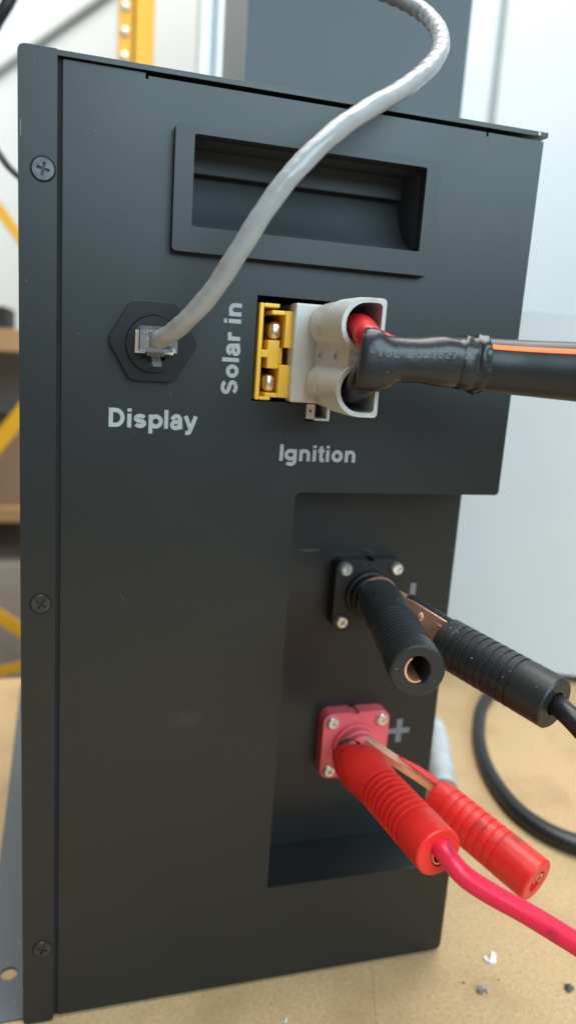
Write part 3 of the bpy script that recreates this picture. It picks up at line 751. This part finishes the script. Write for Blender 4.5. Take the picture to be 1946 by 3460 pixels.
def sleeve(a, b, R, r0, rib, nrib, parent, m, sx=1.0, sy=1.0, hole=(4.2, 5.3), shear_k=0.0, cable_r=None, name='handle_sleeve', hoff=(0, 0), fine=False, front=None):
    a = Vector(a); b = Vector(b); L = (b - a).length; ax = (b - a).normalized()
    def sh(t, th): return shear_k * math.cos(th - 0.9) * max(0, 1 - t / (rib[0] * L + 1e-6)) if shear_k else 0
    pr = sleeve_profile(L, R, r0, rib[0] * L, rib[1] * L, nrib, 8, fine, front)
    mb = MB(); mb.lathe(pr, a, ax, 64, True, False, sx, sy, shear=sh, exf=(lambda t: 1.0 - 0.30 * max(0.0, 1 - t / (rib[0] * L))) if not fine else None)
    # end face with a hole and the bore behind it
    u = Vector((0, 0, 1)).cross(ax).normalized(); v = ax.cross(u)
    n = 48
    def rg(rx, ry, t, off=(0, 0)): return [a + ax * t + u * (rx * math.cos(2 * math.pi * i / n) + off[0]) + v * (ry * math.sin(2 * math.pi * i / n) + off[1]) for i in range(n)]
    mb.rings([rg((R - 0.6) * sx, (R - 0.6) * sy, L), rg(hole[0] + .3, hole[1] + .3, L, hoff), rg(hole[0], hole[1], L - 0.5, hoff), rg(hole[0], hole[1], L - 16, hoff)], False, True)
    o = part(name, mb, m, parent, angle=32)
    return o, ax, u, v, b
def channel(path, wid, hei, parent, m='copper', th=0.9, up=(0, 0, 1), name='jaw', open_side=-1):
    """folded sheet strip (U section) along a path"""
    rs = []
    for i, p in enumerate(path):
        t = (path[min(i + 1, len(path) - 1)] - path[max(i - 1, 0)]).normalized()
        sd = t.cross(Vector(up)).normalized(); vv = sd.cross(t)
        wv, hv = wid[i] / 2, hei[i]
        s = open_side
        prof = [(-wv, s * hv), (-wv, 0), (wv, 0), (wv, s * hv), (wv - th, s * hv), (wv - th, s * th), (-wv + th, s * th), (-wv + th, s * hv)]
        rs.append([p + sd * x + vv * y for x, y in prof])
    return part(name, MB().rings(rs), m, parent, 0.25, 2)

def tongue(bx, a, off, sx, sy):
    return None

# ---- black clamp
bc = root('battery_clamp', 'black handled copper battery clamp gripping the black negative terminal', 'clamp', (TB[0], 5, TB[1]))
A1 = Pd(948, 1497, 322); B1 = Pd(1051, 1690, 254)
A2 = Pd(1120, 1614, 297); B2 = Pd(1396, 1771, 262)
o1, ax1, u1, v1, e1 = sleeve(A1, B1, 9.4, 8.7, (0.46, 0.86), 10, bc, 'rubber', front=[(0, 6.8), (0.03, 7.6), (0.15, 8.2), (0.35, 8.6), (0.6, 8.8), (0.8, 8.8)], hole=(4.3, 5.3), shear_k=2.0, hoff=(-0.2, 0.2))
o2, ax2, u2, v2, e2 = sleeve(A2, B2, 9.6, 9.7, (0.14, 0.76), 9, bc, 'rubber', hole=(4.1, 4.1), fine=True)
# copper tube seen in the open end of the first handle
def bore_ring(b, ax, u, v, rx, ry, off, parent, m, depth0=1.2, depth1=14, th=0.7, a0=0, a1=300, name='folded_edge'):
    n = 28; rs = []
    for t in (depth0, depth1):
        outer = []; inner = []
        for i in range(n + 1):
            a = math.radians(a0 + (a1 - a0) * i / n)
            outer.append(b - ax * t + u * (rx * math.cos(a) + off[0]) + v * (ry * math.sin(a) + off[1]))
            inner.append(b - ax * t + u * ((rx - th) * math.cos(a) + off[0]) + v * ((ry - th) * math.sin(a) + off[1]))
        rs.append(outer + inner[::-1])
    part(name, MB().rings(rs), m, parent)
bore_ring(B1, ax1, u1, v1, 4.1, 5.0, (-0.2, 0.2), bc, 'copper', a0=120, a1=300)
# second jaw: copper channel from the stud to the second handle
J = [Pd(962, 1472, 324), Pd(1010, 1498, 319), Pd(1075, 1536, 308), Pd(1135, 1575, 299), Pd(1165, 1600, 295)]
J = [Vector(q) for q in spline([tuple(p) for p in J], 5)]
n = len(J)
channel(J, [6 + 1.0 * i / n for i in range(n)], [7 + 1 * i / n for i in range(n)], bc, up=(-0.25, 0.25, 1), open_side=-1)
def cheek(pts, th, parent, m):
    """stamped side plate of the jaw: outline points with a thickness across the plate"""
    pts = [Vector(p) for p in pts]; nrm = (pts[2] - pts[0]).cross(pts[-1] - pts[0]).normalized() * th
    k = len(pts)
    part('jaw_cheek', MB().add(pts + [p + nrm for p in pts], [tuple(range(k)), tuple(reversed(range(k, 2 * k)))] + [(i, (i + 1) % k, k + (i + 1) % k, k + i) for i in range(k)]), m, parent, 0.3, 2)
cheek([Pd(985, 1487, 317), Pd(1045, 1514, 306), Pd(1140, 1573, 292), Pd(1165, 1612, 289), Pd(1130, 1672, 291), Pd(1080, 1640, 298), Pd(1025, 1560, 308)], -1.0, bc, 'copper')
part('rivet_or_hole_disc', MB().lathe([(0, 2.0), (0.5, 1.9), (1.0, 1.2), (1.2, 0.1)], Pd(1062, 1552, 302.5), CAM - Pd(1062, 1552, 302), 16), 'copper', bc)
part('crease', MB().sweep([Pd(1010, 1512, 311.5), Pd(1075, 1552, 301), Pd(1140, 1600, 290.5)], [(0.5, 0.5)] * 3, 8), 'copper', bc)
# black guard strip of the sleeve lying over the jaw
G = [Pd(1030, 1502, 318), Pd(1090, 1540, 306), Pd(1150, 1578, 294), Pd(1178, 1600, 289)]
G = [Vector(q) for q in spline([tuple(p) for p in G], 5)]
part('guard_strip', MB().sweep(G, [(2.2, 1.1)] * len(G), 12, up=(-0.25, 0.25, 1)), 'rubber', bc)
# first jaw plate round the stud (bright copper edges beside the sleeve)
part('jaw', MB().lathe([(0, 7.6), (1.2, 8.3), (3.0, 8.0)], A1 + ax1 * -1.0 + u1 * 0.5, ax1, 40, False, False), 'copper', bc)
wire([Pd(1372, 1756, 270), Pd(1397, 1771, 262), Pd(1422, 1793, 256), Pd(1455, 1826, 251), Pd(1520, 1900, 243), Pd(1600, 1990, 236), Vector((190, -124, 120)), Vector((225, -126, 65)), Vector((275, -110, 18)), Vector((350, -75, 2.3)), Vector((470, -40, 2.3))], 3.7, 'black_wire', 'lead', bc)

# ---- red clamp
rc = root('battery_clamp', 'red handled copper battery clamp with a pinkish red lead on the red terminal', 'clamp', (TR_[0], 5, TR_[1]))
A1 = Pd(872, 1892, 331); B1 = Pd(1104, 2146, 268)
A2 = Pd(1094, 2006, 320); B2 = Pd(1350, 2217, 286)
o1, ax1, u1, v1, e1 = sleeve(A1, B1, 9.1, 8.9, (0.42, 0.82), 9, rc, 'rubber_red', front=[(0, 5.2), (0.02, 5.8), (0.12, 7.0), (0.25, 8.5), (0.4, 9.4), (0.55, 9.7), (0.75, 9.3)], hole=(3.4, 4.6), shear_k=4.0, hoff=(0.6, -0.8))
o2, ax2, u2, v2, e2 = sleeve(A2, B2, 8.8, 8.6, (0.14, 0.74), 8, rc, 'rubber_red', hole=(4.3, 4.3), hoff=(0.0, -0.3), fine=True)
bore_ring(B1, ax1, u1, v1, 3.2, 4.3, (0.6, -0.8), rc, 'brass', a0=0, a1=350, depth0=0.4)
bore_ring(B2, ax2, u2, v2, 3.2, 2.6, (0.6, 0.2), rc, 'copper', a0=-60, a1=190, depth0=0.1)
J = [Pd(925, 1854, 331), Pd(985, 1898, 328), Pd(1050, 1940, 324), Pd(1105, 1978, 320), Pd(1130, 1998, 318)]
J = [Vector(q) for q in spline([tuple(p) for p in J], 5)]; n = len(J)
channel(J, [5 for i in range(n)], [3.2 for i in range(n)], rc, up=(-0.25, 0.25, 1))
G = [Pd(1000, 1903, 326), Pd(1050, 1934, 322.5), Pd(1095, 1966, 319), Pd(1128, 1996, 316)]
G = [Vector(q) for q in spline([tuple(p) for p in G], 5)]
part('guard_strip', MB().sweep(G, [(0.4 + 1.6 * min(1, i / 5), 0.3 + 0.6 * min(1, i / 5)) for i in range(len(G))], 12, up=(-0.25, 0.25, 1)), 'rubber_red', rc)
part('jaw', MB().lathe([(0, 5.6), (1.2, 6.4), (4.0, 6.6)], A1 + ax1 * -1.6 + u1 * 0.4, ax1, 40, False, False), 'brass', rc)
lead_pts = [Pd(1075, 2088, 279), Pd(1100, 2120, 270), Pd(1122, 2152, 265), Pd(1170, 2206, 262), Pd(1240, 2252, 259), Pd(1320, 2296, 256), Pd(1400, 2344, 252), Pd(1480, 2395, 248), Pd(1580, 2460, 243), Vector((196, -135, 72)), Vector((235, -146, 30)), Vector((295, -146, 4)), Vector((360, -140, 2.4)), Vector((480, -120, 2.4))]
q = [Vector(v) for v in spline([tuple(p) for p in lead_pts], 9)]
def wobr(i, th): return (0.10 * math.sin(3 * th + i * 2.0) if i < 14 else 0.012 * math.sin(2 * th + i * .3))
part('lead', MB().sweep(q, [(3.65 if i > 12 else 3.2 + 0.035 * i, 3.65 if i > 12 else 3.2 + 0.035 * i) for i in range(len(q))], 22, wob=wobr), 'red_cable', rc, angle=80)

# ================================================================== THINGS ON THE BENCH
pts = [(500, 330, 4.6, 5), (400, 285, 4.6, 5), (345, 240, 4.6, 5), (313, 195, 4.6, 5), (294, 155, 4.6, 5), (284, 118, 4.8, 5.4), (283, 84, 5, 6.2), (297, 55, 5.5, 7), (335, 30, 6, 8), (420, 0, 6, 8.5), (560, -30, 6, 8.5)]
sv = spline(pts, 8)
cpth = [Vector((a, b, BZ + h)) for a, b, h, wd in sv]
tag(part('bench_cable', MB().sweep(cpth, [(wd, h) for a, b, h, wd in sv], 24), 'cord', org=cpth[0]), 'thick black rubber cable looping across the tan bench behind the clamps', 'cable')

mk = root('marker_pen', 'pale grey marker pen lying on the bench behind the red clamp', 'pen', (250, 120, BZ))
mm = mat('marker_body', (0.46, 0.49, 0.50), 0.4, var=0.2, vscale=90)
pa = Vector((238, 108, BZ + 8.9)); pb = Vector((281, 208, BZ + 8.7)); dx = pb - pa; L = dx.length
part('barrel', MB().lathe([(8, 8.6), (L * 0.6, 8.5), (L * 0.82, 7.6), (L * 0.93, 6.0), (L * 0.985, 3.6), (L, 0.4)], pa, dx, 32), mm, mk)
part('cap', MB().lathe([(0.5, 8.0), (1, 8.8), (7.8, 8.9), (7.9, 8)], pa, dx, 32), mat('marker_cap', (0.05, 0.12, 0.12), 0.4), mk)

def scrap(name, label, cat, c, size, m, seed, flat=0.5, n=26):
    """crumpled fibre scrap: jittered, folded sheet pieces"""
    rnd = random.Random(seed); mb = MB()
    for k in range(n):
        a = rnd.uniform(0, 6.28); r = size * rnd.random() ** 0.7 * 0.6
        o = Vector((c[0] + r * math.cos(a), c[1] + r * 0.7 * math.sin(a), BZ + 0.1 + rnd.random() * size * flat))
        e1 = Vector((rnd.uniform(-1, 1), rnd.uniform(-1, 1), rnd.uniform(-.6, .6))) * size * 0.36
        e2 = Vector((rnd.uniform(-1, 1), rnd.uniform(-1, 1), rnd.uniform(-.6, .6))) * size * 0.22
        e3 = e1.cross(e2).normalized() * 0.18
        q = [o - e1, o + e2, o + e1, o - e2]
        for v in q: v.z = max(v.z, BZ + 0.05)
        q2 = [v + e3 for v in q]
        for v in q2: v.z = max(v.z, BZ + 0.06)
        mb.add(q + q2, [(0, 1, 2, 3), (7, 6, 5, 4), (0, 1, 5, 4), (1, 2, 6, 5), (2, 3, 7, 6), (3, 0, 4, 7)])
    return tag(part(name, mb, m, org=(c[0], c[1], BZ)), label, cat)
wfm = mat('white_fibre', (0.75, 0.76, 0.76), 0.7); gfm = mat('grey_fluff', (0.42, 0.37, 0.32), 0.8, var=0.35, vscale=300); dfm = mat('dark_fluff', (0.10, 0.10, 0.105), 0.8, var=0.3, vscale=300)
c0 = P(1228, 2418, BZ, 2)
fl = MB()
def flake(a, b, c, th=0.3): 
    a, b, c = map(Vector, (a, b, c)); nn = (b - a).cross(c - a).normalized() * th
    fl.add([a, b, c, a + nn, b + nn, c + nn], [(0, 1, 2), (5, 4, 3), (0, 1, 4, 3), (1, 2, 5, 4), (2, 0, 3, 5)])
for pa_, pb_, pc_ in (((1232, 2428), (1214, 2412), (1222, 2408)), ((1230, 2430), (1236, 2396), (1246, 2404)), ((1230, 2431), (1246, 2402), (1247, 2424)), ((1224, 2418), (1236, 2432), (1244, 2420))):
    a, b, c = (P(*q, BZ, 2) for q in (pa_, pb_, pc_))
    flake(a + Vector((0, 0, .2)), b + Vector((0, 0, 1.2)), c + Vector((0, 0, .6)))
tag(part('paper_scrap', fl, wfm, org=(c0.x, c0.y, BZ)), 'small white torn flake on the bench right of the box corner', 'scrap')
c1 = P(1212, 2494, BZ, 2); scrap('fluff_scrap', 'pale grey brown crumpled fluff on the bench below the white flake', 'scrap', (c1.x, c1.y), 4.0, gfm, 3, 0.5, 40)
c2 = P(1430, 2490, BZ, 2); scrap('fluff_scrap', 'dark grey curled scrap on the bench under the red lead', 'scrap', (c2.x, c2.y), 3.6, dfm, 5, 0.45, 26)
c3 = P(1166, 2474, BZ, 2); scrap('dirt_crumb', 'tiny black crumb beside the pale fluff on the bench', 'crumb', (c3.x, c3.y), 1.2, dfm, 8, 0.4, 10)
c4 = P(718, 2570, BZ, 2); scrap('paper_scrap', 'white sliver on the bench in front of the box base', 'scrap', (c4.x, c4.y), 2.2, wfm, 9, 0.3, 8)
c5 = P(1253, 2466, BZ, 2); scrap('dirt_crumb', 'tiny reddish brown crumb on the bench below the white flake', 'crumb', (c5.x, c5.y), 0.9, mat('brown_crumb', (0.16, 0.06, 0.03), 0.8), 11, 0.4, 8)

# ================================================================== PRINT ON CABLES
def arclen(path, i): return sum((path[k + 1] - path[k]).length for k in range(i))
print_along(cp, arclen(cp, 11 * 22 + 4), '24AWG 0031', 1.9, 3.02, math.radians(-78), (0.1, 1, 0.1), 'cable_ink', jk, flip=True, adv=1.15)
print_along(spath, 2.6, '-10E  E321827 *2', 2.3, 6.3, math.radians(12), (0, 0, 1), 'shrink_ink', shk, adv=0.86, halves=sh_half, ex=0.78)

rnd = random.Random(21)
for k in range(14):
    px_, py_ = rnd.uniform(1120, 1449), rnd.uniform(2380, 2576)
    c = P(px_, py_, BZ, 2); sz = rnd.uniform(0.25, 0.6)
    o = scrap('dirt_crumb', 'tiny dark speck of grit scattered on the bench near the fluff', 'crumb', (c.x, c.y), sz, dfm, 100 + k, 0.5, 5)
    o['group'] = 'specks of grit on the bench'
